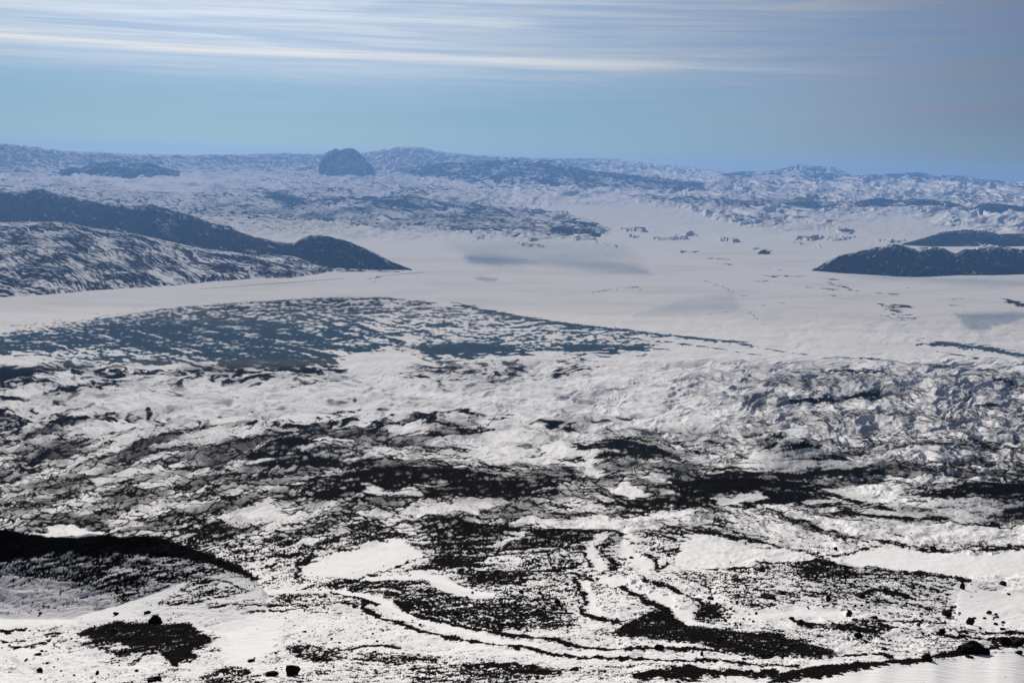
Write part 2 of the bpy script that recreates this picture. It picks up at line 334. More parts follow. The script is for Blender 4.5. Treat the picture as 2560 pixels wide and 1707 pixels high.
# --- lobes on the right
poly(.8, 6, [(2000,975),(2080,985),(2070,1005),(2010,1000)])
poly(.98, 6, [(2370,1060),(2410,1042),(2460,1040),(2465,1062),(2430,1082),(2385,1076)])
for q in ([(1980,940),(2120,930),(2200,935)], [(1980,1010),(2090,1010),(2200,985),(2240,950)], [(1990,1022),(2100,1018),(2210,1000)], [(1790,925),(1850,905)], [(2200,1060),(2280,1052),(2360,1050)]):
    line(.85, 6, q)
for q in ([(1790,1045),(1820,1090),(1850,1130)], [(1840,1045),(1850,1080),(1868,1120)]): line(.55, 4, q)
poly(.04, 8, [(1800,1050),(1835,1045),(1850,1080),(1862,1125),(1845,1125),(1815,1085)])
poly(.05, 10, [(1520,905),(1640,900),(1700,930),(1680,980),(1740,1000),(1800,1045),(1780,1080),(1600,1040),(1480,1000),(1360,1010),(1100,1010),(1030,990),(1200,960),(1380,960)])
line(.85, 8, [(2280,860),(2330,857),(2385,858)]); line(.85, 13, [(2370,862),(2450,868),(2560,890),(2800,930)]); line(.5, 4, [(2330,875),(2420,892),(2500,900)])
line(.7, 5, [(2060,896),(2160,896),(2250,912),(2350,922),(2450,932),(2560,952),(2800,990)]); line(.7, 6, [(2420,950),(2560,975),(2800,1000)])
line(.8, 4, [(2205,760),(2225,770),(2250,765),(2270,766)]); line(.8, 6, [(2222,770),(2250,785),(2268,798)]); line(.4, 3, [(2190,785),(2230,795)])
line(.4, 3, [(2010,717),(2120,725),(2240,735)]); line(.6, 5, [(2070,706),(2120,722)]); line(.8, 9, [(2515,750),(2560,764),(2700,770)])
for q, w in (([(1560,576),(1600,577)],3),([(2000,598),(2032,598)],4),([(1700,629),(1745,630)],3),([(1790,659),(1822,661)],4),([(1930,672),(1955,675)],3),([(1640,598),(1710,596)],2),([(1470,732),(1590,716)],2),([(1590,716),(1602,724)],2),([(1750,790),(1900,760),(1760,700)],1),([(1865,775),(1900,800)],2),([(2100,700),(2000,690),(1860,688)],2),([(940,690),(925,705)],3)):
    line(.6, w, q)
poly(.7, 3, [(1895,632),(1908,624),(1922,630),(1920,636)]); poly(.7, 3, [(2100,577),(2118,575),(2128,583),(2112,584)])
line(.3, 3, [(0,800),(120,796),(330,770)]); line(.45, 2.5, [(0,812),(180,803)])
_r = random.Random(4)
for k in range(70):
    x0_ = _r.uniform(1180, 2480); y0_ = _r.uniform(585, 830) ; L_ = _r.uniform(14, 90)
    if y0_ > 640 + (x0_ - 1180) * .16 and x0_ < 2100: continue
    line(_r.uniform(.12, .42), _r.uniform(1.2, 2.6), [(x0_, y0_), (x0_ + L_ * .5, y0_ + _r.uniform(-2, 5)), (x0_ + L_, y0_ + L_ * _r.uniform(-.06, .14))])
# --- soft grey-blue patches on the plain; central ones paint cloud shade and mist
poly(.95, 16, [(1160,640),(1230,628),(1300,640),(1340,655),(1250,662),(1180,655)], TINT_MAP)
poly(.5, 14, [(1280,640),(1400,642),(1520,650),(1600,665),(1625,685),(1500,678),(1360,662)], TINT_MAP)
poly(.25, 20, [(1120,610),(1300,600),(1560,615),(1600,650),(1400,650),(1200,640)], TINT_MAP)
poly(.25, 12, [(1580,790),(1700,750),(1830,735),(1860,780),(1700,785)], TINT_MAP)
poly(.55, 8, [(2390,785),(2560,780),(2700,790),(2560,800),(2480,815),(2450,832),(2410,815)], TINT_MAP)
poly(.6, 5, [(1185,694),(1240,694),(1235,702),(1195,700)], TINT_MAP)
poly(.35, 14, [(2120,690),(2560,700),(2800,700),(2800,715),(2400,712)], TINT_MAP)
# --- middle ground
poly(.97, 5, [(-300,1040),(0,1048),(55,1048),(75,1066),(50,1082),(0,1084),(-300,1085)])
poly(.8, 4, [(60,1104),(100,1106),(115,1120),(75,1116)]); line(.95, 16, [(-20,1235),(30,1237)])
line(.85, 8, [(540,1120),(620,1110),(690,1098)]); poly(.85, 7, [(560,1140),(640,1120),(700,1095),(740,1100),(800,1085),(860,1080),(830,1095),(760,1110),(740,1130),(640,1150)])
line(.8, 5, [(780,1060),(830,1035),(890,1022)]); line(.7, 5, [(820,1075),(850,1045),(900,1040)])
poly(.9, 4, [(1065,1081),(1110,1073),(1196,1073),(1202,1087),(1080,1088)])
line(.75, 4, [(1130,1040),(1150,1034),(1175,1040),(1190,1065),(1200,1080)]); line(.8, 6, [(940,1075),(1000,1062),(1060,1053),(1130,1040)]); line(.85, 8, [(1210,1078),(1250,1052),(1278,1040)])
poly(.9, 5, [(850,1088),(940,1085),(1000,1090),(1040,1108),(960,1108),(860,1105)]); line(.8, 6, [(1100,1120),(1130,1112),(1160,1120)])
poly(.04, 9, [(1180,1120),(1280,1090),(1400,1100),(1430,1130),(1380,1160),(1240,1165),(1180,1150)]); line(.6, 4, [(1270,1118),(1340,1122),(1360,1140),(1310,1150)])
line(.9, 14, [(1505,1095),(1560,1112),(1620,1134),(1700,1158)]); poly(.9, 6, [(1580,1138),(1620,1120),(1640,1150),(1600,1165)]); line(.8, 8, [(1440,1128),(1500,1122),(1540,1124)])
poly(.05, 6, [(1450,1135),(1490,1130),(1480,1165),(1500,1190),(1440,1190),(1460,1160)])
poly(.58, 10, [(830,1225),(930,1192),(1000,1182),(1080,1196),(1200,1172),(1250,1166),(1350,1188),(1440,1202),(1550,1182),(1600,1172),(1700,1186),(1710,1230),(1500,1255),(1350,1280),(1250,1275),(1150,1250),(1000,1262),(850,1245),(700,1262),(640,1250),(700,1232)])
poly(.08, 5, [(1518,1222),(1550,1206),(1590,1206),(1622,1232),(1580,1246)]); poly(.1, 5, [(1610,1197),(1660,1195),(1672,1214),(1625,1212)]); line(.95, 9, [(1565,1200),(1620,1231),(1720,1245)])
poly(.05, 5, [(910,1215),(930,1210),(960,1225),(970,1245),(920,1240)]); poly(.15, 6, [(960,1228),(1040,1225),(1060,1240),(980,1250)])
poly(.1, 7, [(560,1290),(640,1262),(680,1240),(700,1280),(760,1290),(680,1312),(560,1320)])
poly(.12, 6, [(1000,1290),(1100,1262),(1230,1255),(1320,1262),(1230,1280),(1120,1290)])
poly(.36, 4, [(1850,1172),(1900,1140),(1955,1103),(2020,1106),(2075,1146),(2170,1166),(2120,1182),(1900,1186)])
line(.95, 9, [(1770,1178),(1870,1138),(1955,1098)]); line(.95, 11, [(2020,1104),(2055,1128),(2095,1142)]); line(.6, 8, [(2095,1142),(2200,1165)])
poly(.97, 6, [(1870,1196),(1950,1182),(2050,1188),(2115,1180),(2080,1208),(1960,1222),(1890,1210)])
line(.95, 20, [(2540,1140),(2600,1155),(2700,1155)])
poly(.04, 5, [(2010,1224),(2200,1216),(2300,1196),(2430,1190),(2445,1203),(2270,1210),(2250,1228),(2240,1264),(2150,1268),(2060,1236)])
poly(.95, 5, [(2440,1184),(2560,1190),(2700,1190),(2700,1222),(2560,1222),(2470,1210)]); poly(.92, 7, [(2320,1236),(2380,1212),(2440,1206),(2475,1220),(2380,1246)])
line(.95, 10, [(1990,1214),(2090,1236),(2160,1262),(2215,1273)]); line(.95, 7, [(2270,1176),(2330,1185),(2420,1184)]); line(.9, 8, [(2240,1208),(2330,1210)])
line(.9, 12, [(1560,1285),(1640,1270),(1720,1248),(1790,1228)]); poly(.95, 7, [(1690,1262),(1730,1230),(1780,1225),(1775,1260),(1720,1280)])
poly(.06, 6, [(1790,1240),(1900,1232),(1930,1248),(1840,1268),(1790,1262)]); line(.85, 8, [(1860,1262),(1980,1262),(2080,1268),(2150,1290)])
poly(.05, 5, [(1790,1280),(1900,1268),(2010,1275),(1980,1284),(1860,1284)])
poly(.9, 7, [(490,1300),(540,1296),(570,1315),(560,1340),(520,1330)]); line(.8, 8, [(400,1335),(440,1315),(500,1300)])
# --- left crater wall
poly(.19, 6, [(-300,1400),(0,1400),(620,1438),(455,1456),(240,1526),(0,1534),(-300,1534)])
poly(.55, 18, [(-300,1380),(200,1375),(430,1390),(590,1432),(430,1452),(300,1500),(240,1480),(150,1450),(0,1440),(-300,1440)])
poly(.97, 6, [(-300,1318),(0,1324),(90,1340),(180,1346),(330,1336),(400,1346),(500,1376),(600,1416),(648,1448),(628,1448),(520,1408),(430,1396),(330,1388),(200,1382),(100,1384),(0,1410),(-300,1410)])
poly(0, 3, [(88,1338),(130,1325),(180,1318),(240,1325),(282,1336),(180,1345)])
poly(0, 4, [(-300,1534),(0,1534),(240,1530),(452,1459),(480,1458),(410,1492),(310,1525),(380,1545),(180,1556),(0,1567),(-300,1567)])
poly(.42, 5, [(455,1475),(500,1458),(560,1454),(605,1474),(560,1492),(480,1490)]); line(.85, 4, [(450,1474),(500,1455),(560,1451),(612,1474)])
line(.6, 8, [(400,1508),(500,1505),(560,1515)])
# --- near slopes, left and centre
poly(.05, 4, [(620,1474),(820,1472),(870,1480),(860,1490),(740,1482),(620,1482)])
poly(.5, 8, [(690,1490),(760,1482),(860,1492),(880,1515),(720,1512)]); line(.8, 3, [(560,1512),(700,1516),(900,1511)]); line(.7, 3, [(620,1528),(760,1526),(800,1530)])
poly(.05, 5, [(812,1394),(900,1372),(1000,1350),(1062,1384),(1050,1410),(960,1430),(880,1448),(760,1442),(775,1402)])
line(.9, 6, [(690,1388),(760,1386),(800,1362),(900,1332),(1000,1312)]); line(.98, 13, [(742,1448),(752,1412),(782,1390)]); line(.8, 5, [(620,1340),(740,1326),(830,1302)]); line(.9, 6, [(830,1302),(900,1304),(1000,1297),(1100,1296)])
line(.7, 5, [(640,1370),(760,1335),(900,1315)]); line(.6, 4, [(630,1400),(720,1385)])
poly(.84, 7, [(1070,1300),(1110,1294),(1170,1310),(1250,1313),(1330,1320),(1530,1322),(1500,1340),(1450,1362),(1330,1372),(1290,1376),(1220,1388),(1190,1424),(1130,1426),(1040,1420),(1080,1408),(1110,1380),(1090,1360),(1072,1335),(1040,1332)])
poly(.7, 7, [(1140,1428),(1240,1430),(1330,1450),(1260,1468),(1180,1462)])
poly(.1, 6, [(1260,1345),(1310,1325),(1330,1330),(1290,1350),(1240,1370),(1220,1368)])
poly(.62, 4, [(810,1466),(900,1452),(1050,1448),(1110,1482),(1180,1502),(1250,1496),(1310,1520),(1335,1560),(1250,1578),(1150,1562),(1050,1542),(1000,1512),(930,1492)])
poly(0, 2.5, [(850,1453),(960,1438),(1050,1434),(1110,1438),(1150,1464),(1200,1479),(1252,1481),(1246,1492),(1195,1500),(1150,1490),(1100,1475),(1060,1447),(960,1449)])
line(0, 22, [(860,1484),(940,1500),(985,1512),(1000,1528),(1060,1550),(1150,1575),(1250,1600),(1330,1612)], soft=.2)
line(.97, 4, [(820,1466),(870,1455),(950,1431),(1020,1411),(1060,1396)]); line(.97, 5, [(830,1482),(900,1500),(940,1511)])
line(.95, 6, [(905,1512),(925,1527),(960,1545),(1020,1564),(1080,1584),(1160,1604),(1240,1618),(1310,1626),(1380,1637),(1480,1644),(1580,1646),(1680,1651),(1760,1651),(1860,1656),(1940,1664)])
line(.97, 14, [(905,1510),(925,1528)]); line(.95, 14, [(995,1512),(1025,1526)])
line(.95, 7, [(1020,1530),(1060,1545),(1130,1560),(1200,1575),(1260,1590),(1320,1592)])
line(.95, 6, [(1240,1590),(1310,1597),(1380,1603),(1440,1612),(1500,1620),(1570,1623),(1640,1618),(1740,1625),(1800,1625)])
poly(.66, 6, [(710,1622),(760,1612),(830,1625),(862,1652),(800,1662),(740,1645)]); line(.95, 4, [(830,1625),(920,1615),(1000,1612)])
poly(.5, 6, [(840,1642),(1000,1630),(1100,1640),(1090,1655),(900,1662)]); poly(.5, 7, [(960,1668),(1120,1662),(1320,1668),(1440,1680),(1330,1712),(1060,1720)])
line(.95, 5, [(1130,1665),(1230,1662),(1340,1669)]); line(.9, 7, [(1240,1668),(1290,1682),(1400,1679),(1445,1673)])
poly(.88, 5, [(185,1582),(240,1562),(300,1553),(330,1560),(390,1560),(470,1557),(520,1590),(528,1612),(470,1625),(500,1650),(430,1662),(400,1630),(300,1640),(250,1620),(200,1615),(230,1600)])
poly(.2, 4, [(230,1612),(300,1606),(330,1620),(290,1630)])
poly(.6, 6, [(500,1690),(560,1670),(610,1672),(650,1695),(640,1712),(520,1712)])
for q in ([(0,1574),(70,1570)], [(0,1602),(60,1603)], [(30,1624),(80,1619),(112,1610)], [(115,1586),(155,1581)]): line(.9, 4.5, q)
poly(.03, 10, [(540,1560),(640,1540),(700,1560),(690,1620),(640,1650),(570,1660),(540,1600)])
# --- near slopes, right of centre
poly(.02, 4, [(1340,1322),(1470,1297),(1560,1300),(1680,1290),(1780,1283),(1720,1300),(1580,1308),(1528,1322)])
line(0, 24, [(1500,1342),(1474,1370),(1482,1398),(1505,1415)], soft=.2); line(.95, 6, [(1500,1334),(1475,1348),(1456,1374),(1468,1398),(1482,1418)])
line(0, 34, [(1562,1342),(1555,1368),(1580,1392),(1625,1412)], soft=.2)
line(.95, 9, [(1532,1344),(1508,1370),(1503,1385),(1530,1400),(1545,1412),(1520,1426),(1490,1446)]); line(.95, 8, [(1535,1332),(1556,1341)])
line(.95, 8, [(1612,1388),(1640,1400),(1645,1422),(1672,1408)]); line(.9, 5, [(1370,1388),(1380,1405),(1384,1425)]); line(.85, 4, [(1398,1380),(1412,1396),(1402,1412)]); line(.85, 4, [(1330,1430),(1390,1425),(1455,1409)])
poly(.85, 5, [(1280,1438),(1330,1427),(1338,1436),(1300,1448)]); line(.7, 3, [(1240,1473),(1290,1466),(1340,1450)])
poly(.62, 8, [(1240,1490),(1270,1480),(1300,1492),(1400,1502),(1440,1548),(1430,1572),(1300,1577),(1240,1572)])
line(0, 24, [(1455,1462),(1472,1492),(1478,1520),(1495,1540),(1535,1546)], soft=.2); line(.95, 9, [(1440,1452),(1450,1480),(1466,1502),(1454,1520),(1460,1536),(1490,1547),(1545,1554)])
line(0, 34, [(1500,1448),(1580,1476),(1650,1500),(1700,1532),(1735,1556)], soft=.2); line(.9, 7, [(1610,1457),(1660,1467),(1700,1484),(1752,1506),(1775,1535)])
line(.95, 11, [(1555,1475),(1590,1492),(1620,1512),(1668,1528),(1682,1546),(1720,1566)])
line(.9, 5, [(1430,1432),(1470,1445),(1482,1452)])
poly(.82, 6, [(1580,1548),(1620,1538),(1660,1520),(1720,1566),(1850,1580),(1940,1590),(2040,1615),(2110,1640),(2000,1646),(1860,1636),(1830,1630),(1740,1608),(1640,1600),(1520,1582)])
poly(.04, 4, [(1440,1558),(1520,1556),(1515,1566),(1450,1566)])
poly(.66, 5, [(1736,1530),(1765,1505),(1810,1512),(1805,1545),(1770,1562),(1740,1548)])
line(.96, 16, [(1590,1696),(1640,1684),(1720,1677),(1830,1682),(1940,1681)]); line(.96, 22, [(1660,1692),(1740,1688)])
poly(.35, 6, [(1700,1432),(1830,1428),(1900,1415),(1900,1470),(1780,1475),(1700,1455)])
poly(.02, 3, [(1790,1482),(1900,1480),(1900,1490),(1800,1495)]); line(.97, 9, [(1900,1494),(1920,1489),(1938,1492)])
poly(.02, 5, [(1850,1530),(2100,1520),(2110,1540),(1950,1545),(1830,1542)])
poly(.4, 10, [(1620,1330),(1700,1318),(1800,1325),(1900,1352),(1880,1362),(1740,1350),(1690,1400),(1620,1380),(1600,1350)])
poly(.06, 10, [(1700,1355),(1800,1345),(1890,1372),(1890,1412),(1720,1420),(1690,1400)]); line(.8, 3, [(1740,1420),(1800,1423),(1860,1422)])
# --- hump on the right, snow bowl behind it
poly(.40, 6, [(1895,1408),(2060,1403),(2160,1420),(2300,1437),(2420,1450),(2360,1480),(2400,1530),(2200,1512),(2050,1500),(1880,1522),(1780,1470)])
poly(.72, 8, [(1960,1412),(2060,1404),(2110,1420),(2180,1436),(2100,1446),(2000,1440)]); line(.9, 5, [(1893,1408),(1980,1408),(2060,1405),(2110,1417),(2200,1424),(2300,1435),(2420,1449)])
line(.9, 7, [(2140,1489),(2190,1477),(2240,1488),(2260,1492)])
poly(0, 3, [(2103,1406),(2125,1385),(2200,1370),(2560,1376),(2760,1376),(2760,1432),(2560,1436),(2420,1442),(2300,1431),(2200,1420),(2130,1417)])
line(.92, 9, [(1860,1284),(1930,1286),(1960,1306),(2050,1326),(2100,1346),(2200,1353),(2260,1363),(2340,1373),(2460,1378),(2560,1371)], soft=.8); line(.95, 18, [(1910,1292),(1940,1298)]); line(.9, 10, [(1965,1310),(2040,1322)])
line(.85, 5, [(2100,1278),(2160,1291),(2250,1298),(2360,1303),(2440,1305),(2530,1312),(2600,1320)]); poly(.62, 8, [(2440,1303),(2520,1278),(2600,1265),(2760,1270),(2760,1330),(2560,1322)])
line(.7, 4, [(2045,1397),(2100,1388),(2180,1368)]); poly(.35, 6, [(1960,1272),(2100,1282),(2160,1295),(2000,1300)])
line(.6, 6, [(1860,1345),(1960,1372),(2050,1390)]); poly(.45, 5, [(2280,1358),(2460,1355),(2480,1366),(2340,1370)])
poly(.05, 6, [(2240,1322),(2430,1315),(2560,1325),(2600,1345),(2400,1345),(2250,1338)])
poly(.97, 3.5, [(1935,1692),(2000,1674),(2080,1663),(2160,1655),(2232,1652),(2165,1672),(2080,1690),(1990,1700),(1920,1714)]); line(.96, 11, [(2150,1660),(2240,1655),(2300,1650),(2360,1637),(2420,1629),(2500,1616),(2560,1606),(2700,1590)])
poly(.02, 4, [(1950,1716),(2100,1694),(2250,1669),(2420,1646),(2560,1624),(2900,1590),(2900,1900),(1900,1900)])
poly(.72, 6, [(2020,1560),(2110,1566),(2200,1560),(2240,1576),(2200,1591),(2100,1582)]); line(.9, 4, [(2030,1558),(2120,1562),(2200,1555),(2370,1557)])
line(.9, 5, [(2360,1576),(2440,1580),(2600,1583)]); line(.9, 9, [(2340,1590),(2440,1598),(2560,1599)]); line(.85, 4, [(2110,1636),(2200,1634),(2232,1643)]); line(.8, 5, [(1860,1656),(1940,1664),(2000,1664)])
line(.9, 8, [(1980,1546),(2010,1558),(2030,1562)])
poly(.03, 6, [(2400,1470),(2560,1480),(2760,1480),(2760,1575),(2440,1572),(2380,1540)])

def samp(M, x, y):
    fx = np.clip((x - GX0) / ST, 0, gw - 1.001); fy = np.clip((y - GY0) / ST, 0, gh - 1.001)
    i = fx.astype(np.int32); j = fy.astype(np.int32); a = fx - i; b = fy - j
    return (M[j, i] * (1 - a) + M[j, i + 1] * a) * (1 - b) + (M[j + 1, i] * (1 - a) + M[j + 1, i + 1] * a) * b

# ---------------------------------------------------------------- relief and rock texture on the sheet
U = XP; V = YP
wx = fbm(U / 160, V / 60, 3, 11); wy = fbm(U / 160 + 9, V / 60 + 4, 3, 12)
Uw = U + 26 * wx; Vw = V + 11 * wy
z_mid = sstep(880, 1010, V) * (1 - sstep(1290, 1400, V))       # rough lava country
z_near = sstep(1290, 1400, V)
z_far = 1 - sstep(600, 640, V)
z_fan = sstep(745, 830, V) * (1 - sstep(930, 1010, V))
lobes = sstep(1560, 1750, U) * sstep(890, 915, V) * (1 - sstep(1060, 1120, V))
big = fbm(Uw / 150, Vw / 34, 4, 21)
rid = ridged(Uw / 95, Vw / 22, 4, 23)
med = fbm(Uw / 44, Vw / 11, 3, 25)
swl = ridged((U * .93 - V * .9 + 40 * wx) / 150, (V * .97 + U * .15 + 15 * wy + 9 * wx) / 15, 4, 27)
fine = fbm(U / 13, V / 5.0, 3, 29)
spk = perlin(U / 4.6, V / 3.4, 33) + .6 * perlin(U / 2.4 + 7, V / 2.0, 34)
def streak(phi, lx, ly, octs, seed):
    c, s_ = math.cos(math.radians(phi)), math.sin(math.radians(phi))
    return fbm((U * c + V * s_ + 8 * wx) / lx, (V * c - U * s_ + 7 * wy) / ly, octs, seed)
sel = fbm(U / 330, V / 90, 2, 41)
# long drifts of lava and snow: climbing to the right on the left side, level in the middle, falling to the right below the bowl
up_w = np.clip(sstep(1150, 500, U) * sstep(1030, 1120, V) * 1.1 + .45 * sel, 0, 1)
dn_w = np.clip(sstep(1250, 1900, U) * sstep(1180, 1300, V) * .6 - .5 * sel, 0, 1) * (1 - up_w)
fan_w = z_fan * sstep(1400, 900, U)
ln = 1 - np.maximum(up_w, dn_w)
s_up = streak(-13, 62, 6.5, 4, 43); s_lv = streak(-2, 70, 6.0, 4, 44); s_dn = streak(10, 60, 6.5, 4, 45)
stk = up_w * s_up + ln * s_lv + dn_w * s_dn
stk = stk * (1 - fan_w) + fan_w * (.9 * streak(13, 130, 8.0, 4, 46) + .7 * s_lv + .5 * fbm(U / 70, V / 16, 3, 49))
def rstreak(phi, lx, ly, seed):
    c, s_ = math.cos(math.radians(phi)), math.sin(math.radians(phi)); wv = .5 * fbm(U / 90, V / 22, 2, seed + 5)
    return ridged((U * c + V * s_ + 12 * wx) / lx + wv, (V * c - U * s_ + 10 * wy) / ly + wv, 3, seed, .55)
rstk = up_w * rstreak(-13, 75, 15, 51) + ln * rstreak(-2, 85, 14, 52) + dn_w * rstreak(11, 75, 15, 53)
thin = -np.abs(fbm(U / 60 + 1.2 * wx, V / 17 + 1.2 * wy, 3, 47)) * 2.2
mod = up_w * streak(-12, 190, 25, 3, 71) + ln * streak(-3, 210, 22, 3, 72) + dn_w * streak(11, 190, 25, 3, 73)
Dj = samp(DM, U + (24 - 15 * z_near + 34 * z_fan) * stk + 7 * med + 3.5 * fine, V + (3.5 - 2 * z_near + 5.5 * z_fan) * stk + 1.5 * med + 1.8 * fine)
Dj = np.clip(Dj, 0, 1)
Dj = np.where(V < 1395, np.minimum(Dj, .86 + .14 * (HM > RR / F * 25)), Dj)
Dj = np.clip(Dj + Dj * (1 - Dj) * (1.5 * mod * z_mid + .9 * mod * z_near + .45 * z_near * sstep(.04, .2, Dj) + .8 * mod * z_far + .7 * z_far + 1.25 * z_mid * sstep(1040, 1130, V) + .6 * lobes * sstep(1750, 2200, U) + (1 - .7 * lobes) * (.8 + 1.0 * mod) * sstep(880, 920, V) * (1 - sstep(1060, 1130, V))), 0, 1)
Dj = np.where((V > 1030) & (V < 1400) & (HM < RR / F * 60), np.minimum(Dj, .80 + .09 * np.clip(mod, -1, 1)), Dj)
Dj = np.where((lobes > .4) & (Dj < .93), np.minimum(Dj, .63 + .16 * np.clip(med, -1, 1)), Dj)
Dj = Dj * (1 - .35 * np.clip(HM / (RR / F * 30), 0, 1) * (V > 1085) * (V < 1190) * (U > 1700) * (Dj < .8))
amp = (z_mid * (6.5 * big + 3.0 * rid + 1.4 * med + 4.6 * rstk) + z_near * (4.0 * big + 1.0 * rid + .8 * med + .5 * stk + .9 * rstk + .25 * fine)
       + z_far * (2.5 * rid + 3.0 * big + 1.5 * med + 4.5 * rstk) * (sstep(0, .25, Dj) * .9 + .1) + z_fan * (1.2 * big + .8 * med) + lobes * 3.8 * swl + sstep(880, 910, V) * (1 - z_mid) * (1.2 * med + 1.0 * rstk))
amp *= np.clip(np.exp(-HM / (RR / F * 10)), np.where((U > 1700) & (V > 1080), .22, .5), 1)
huge = fbm(U / 290 + .4 * wx, V / 58 + .4 * wy, 2, 81)
amp += (z_mid * 11 + z_near * 6.5) * huge * np.clip(1 - HM / (RR / F * 40), .15, 1)
amp += (z_mid * 1.3 + z_near * .6) * Dj * (fine + .5 * med)
amp += z_near * Dj * spk * .5
amp *= (1 - .75 * sstep(0.12, 0.0, Dj) * z_near)
edge = sstep(2300, 2000, VV)
Z = ZB + HM + (amp * edge * RR / F)
Z = np.maximum(Z, np.where(VV < 790, 0.0, -50))
far_drop = sstep(424, 430, VV)
del wx, wy
# rockiness
def norm(n): return (n - n.mean()) / n.std()
slope = np.zeros_like(U); slope[1:-1] = (amp[2:] - amp[:-2]) / np.maximum(np.abs(V[2:] - V[:-2]), .6) * -1.0   # face towards the camera side
slope = np.clip(slope, -1.5, 1.5)
slope = norm(slope)
n_mid = .25 * rid + .3 * med + .7 * fine - 1.05 * slope + .3 * big + 1.15 * stk
n_near = .8 * spk + .75 * fine + .3 * med + .95 * stk
n_far = .4 * med + .9 * fine - .9 * slope * z_far + 1.1 * stk
n_line = 2.0 * thin + .7 * fine + .8 * stk
n_lobe = -1.5 * slope + .4 * fine + .3 * med + .5 * stk
n_mid = norm(n_mid); n_near = norm(n_near); n_far = norm(n_far); n_lobe = norm(n_lobe); n_line = norm(n_line)
w5 = sstep(885, 915, V) * (1 - sstep(1050, 1110, V)) * (1 - lobes) * .9
wm = z_mid * (1 - lobes) * (1 - w5); wl = lobes; wn = z_near; wf_ = np.clip(1 - wm - wl - wn - w5, 0, 1)
nn = (wm * n_mid + wl * n_lobe + wn * n_near + wf_ * n_far + w5 * n_line) / np.sqrt(w5**2 + wm**2 + wl**2 + wn**2 + wf_**2)
rk = rank01(nn)
soft = np.where(V > 1400, .13, np.interp(V, [400, 640, 700, 900, 1100, 1300], [.30, .34, .44, .36, .24, .17])).astype(np.float32)
thr = Dj * (1 + 2 * soft) - soft
ROCK = sstep(-soft, soft, thr - rk)
ROCK = np.where(Dj < .004, 0, ROCK)
ROCK = ROCK + (1 - ROCK) * .62 * np.clip(Dj, 0, 1) ** .8 * np.clip(.35 + 1.1 * mod + .5 * stk, 0, 1) * sstep(870, 920, V) * (1 - .75 * z_near)
FAN = z_fan * (1 - sstep(890, 930, V)); ROCK *= (1 - .26 * FAN)
SHADE_TINT = np.clip(samp(TINT_MAP, U + 10 * med, V + 3 * med) + .16 * sstep(600, 640, V) * sstep(960, 880, V) * np.clip(fbm(U / 260, V / 16, 4, 61) + .1, 0, 1) + FAN * sstep(.15, .6, ROCK), 0, 1)  # painted shade and mist patches, random plain tone, blue-grey fan ground
del n_mid, n_far, n_lobe, nn

def link(o, kind=None, **kw):
    sc.collection.objects.link(o)
    if kind: o['kind'] = kind
    for k, v in kw.items(): o[k] = v
    return o
def grid_mesh(name, co, nr, nc, wrap=False):
    me = bpy.data.meshes.new(name); nv = nr * nc
    me.vertices.add(nv); me.vertices.foreach_set('co', co.astype(np.float32).ravel())
    idx = np.arange(nv, dtype=np.int32).reshape(nr, nc)
    if wrap: idx = np.concatenate([idx, idx[:, :1]], axis=1)
    q = np.stack([idx[:-1, :-1], idx[:-1, 1:], idx[1:, 1:], idx[1:, :-1]], axis=-1).reshape(-1, 4)
    me.loops.add(q.size); me.loops.foreach_set('vertex_index', q.ravel())
    me.polygons.add(len(q)); me.polygons.foreach_set('loop_start', np.arange(0, q.size, 4, dtype=np.int32))
    me.polygons.foreach_set('use_smooth', np.ones(len(q), bool))
    me.update(calc_edges=True)
    return me
def set_attr(me, name, a):
    at = me.attributes.new(name, 'FLOAT', 'POINT'); at.data.foreach_set('value', a.astype(np.float32).ravel())
THF = th[None, :-1]
co = np.stack([RR[:, :-1] * np.sin(THF), RR[:, :-1] * np.cos(THF), Z[:, :-1]], axis=-1)
g_me = grid_mesh('ground', co, NR, NC - 1, wrap=True)
set_attr(g_me, 'rock', ROCK[:, :-1]); set_attr(g_me, 'shade_tint', SHADE_TINT[:, :-1])
set_attr(g_me, 'dust', (sstep(960, 790, V) * (.75 + .35 * np.clip(fbm(U / 400, V / 40, 2, 66), -.6, .6)))[:, :-1]); g_me.materials.append(M_NEAR); g_me.materials.append(M_FAR)
nq = len(g_me.polygons); per = NC - 1
mi = (np.repeat(np.arange(NR - 1), per) > np.searchsorted(-vr, -1150)).astype(np.int32)
g_me.polygons.foreach_set('material_index', mi)
ground = link(bpy.data.objects.new('ground', g_me), 'structure')
del co

# ---------------------------------------------------------------- height lookup on the finished sheet
i0 = 90; dth = (2 * DENSE) / 1499
def ground_z(t, r):
    c = np.clip((t + DENSE) / dth, 0, 1498.999) + i0; v = v_of_r(r)
    j = np.clip(np.searchsorted(-vr, -v) - 1, 0, NR - 2); f = (vr[j] - v) / (vr[j] - vr[j + 1])
    ci = c.astype(int); a = c - ci
    z0 = Z[j, ci] * (1 - a) + Z[j, ci + 1] * a; z1 = Z[j + 1, ci] * (1 - a) + Z[j + 1, ci + 1] * a
    return z0 * (1 - f) + z1 * f
TANV = (EYE - Z) / RR
def hit(x, y):
    """where the line of sight through a picture point first meets the ground"""
    t, tn = pix(x, y); c = int(round((t + DENSE) / dth)) + i0; c = min(max(c, 0), NC - 1)
    w = np.where((TANV[:, c] <= tn) & (vr < 1900))[0]
    if w.size == 0: return float(t), float(rr[-1]), 0.0
    j = max(w[0], 1); a, b = TANV[j - 1, c], TANV[j, c]
    f = 0.0 if a == b else min(max((a - tn) / (a - b), 0), 1)
    r = math.exp(math.log(rr[j - 1]) * (1 - f) + math.log(rr[j]) * f)
    return float(t), r, float(ground_z(np.array([t]), np.array([r]))[0])

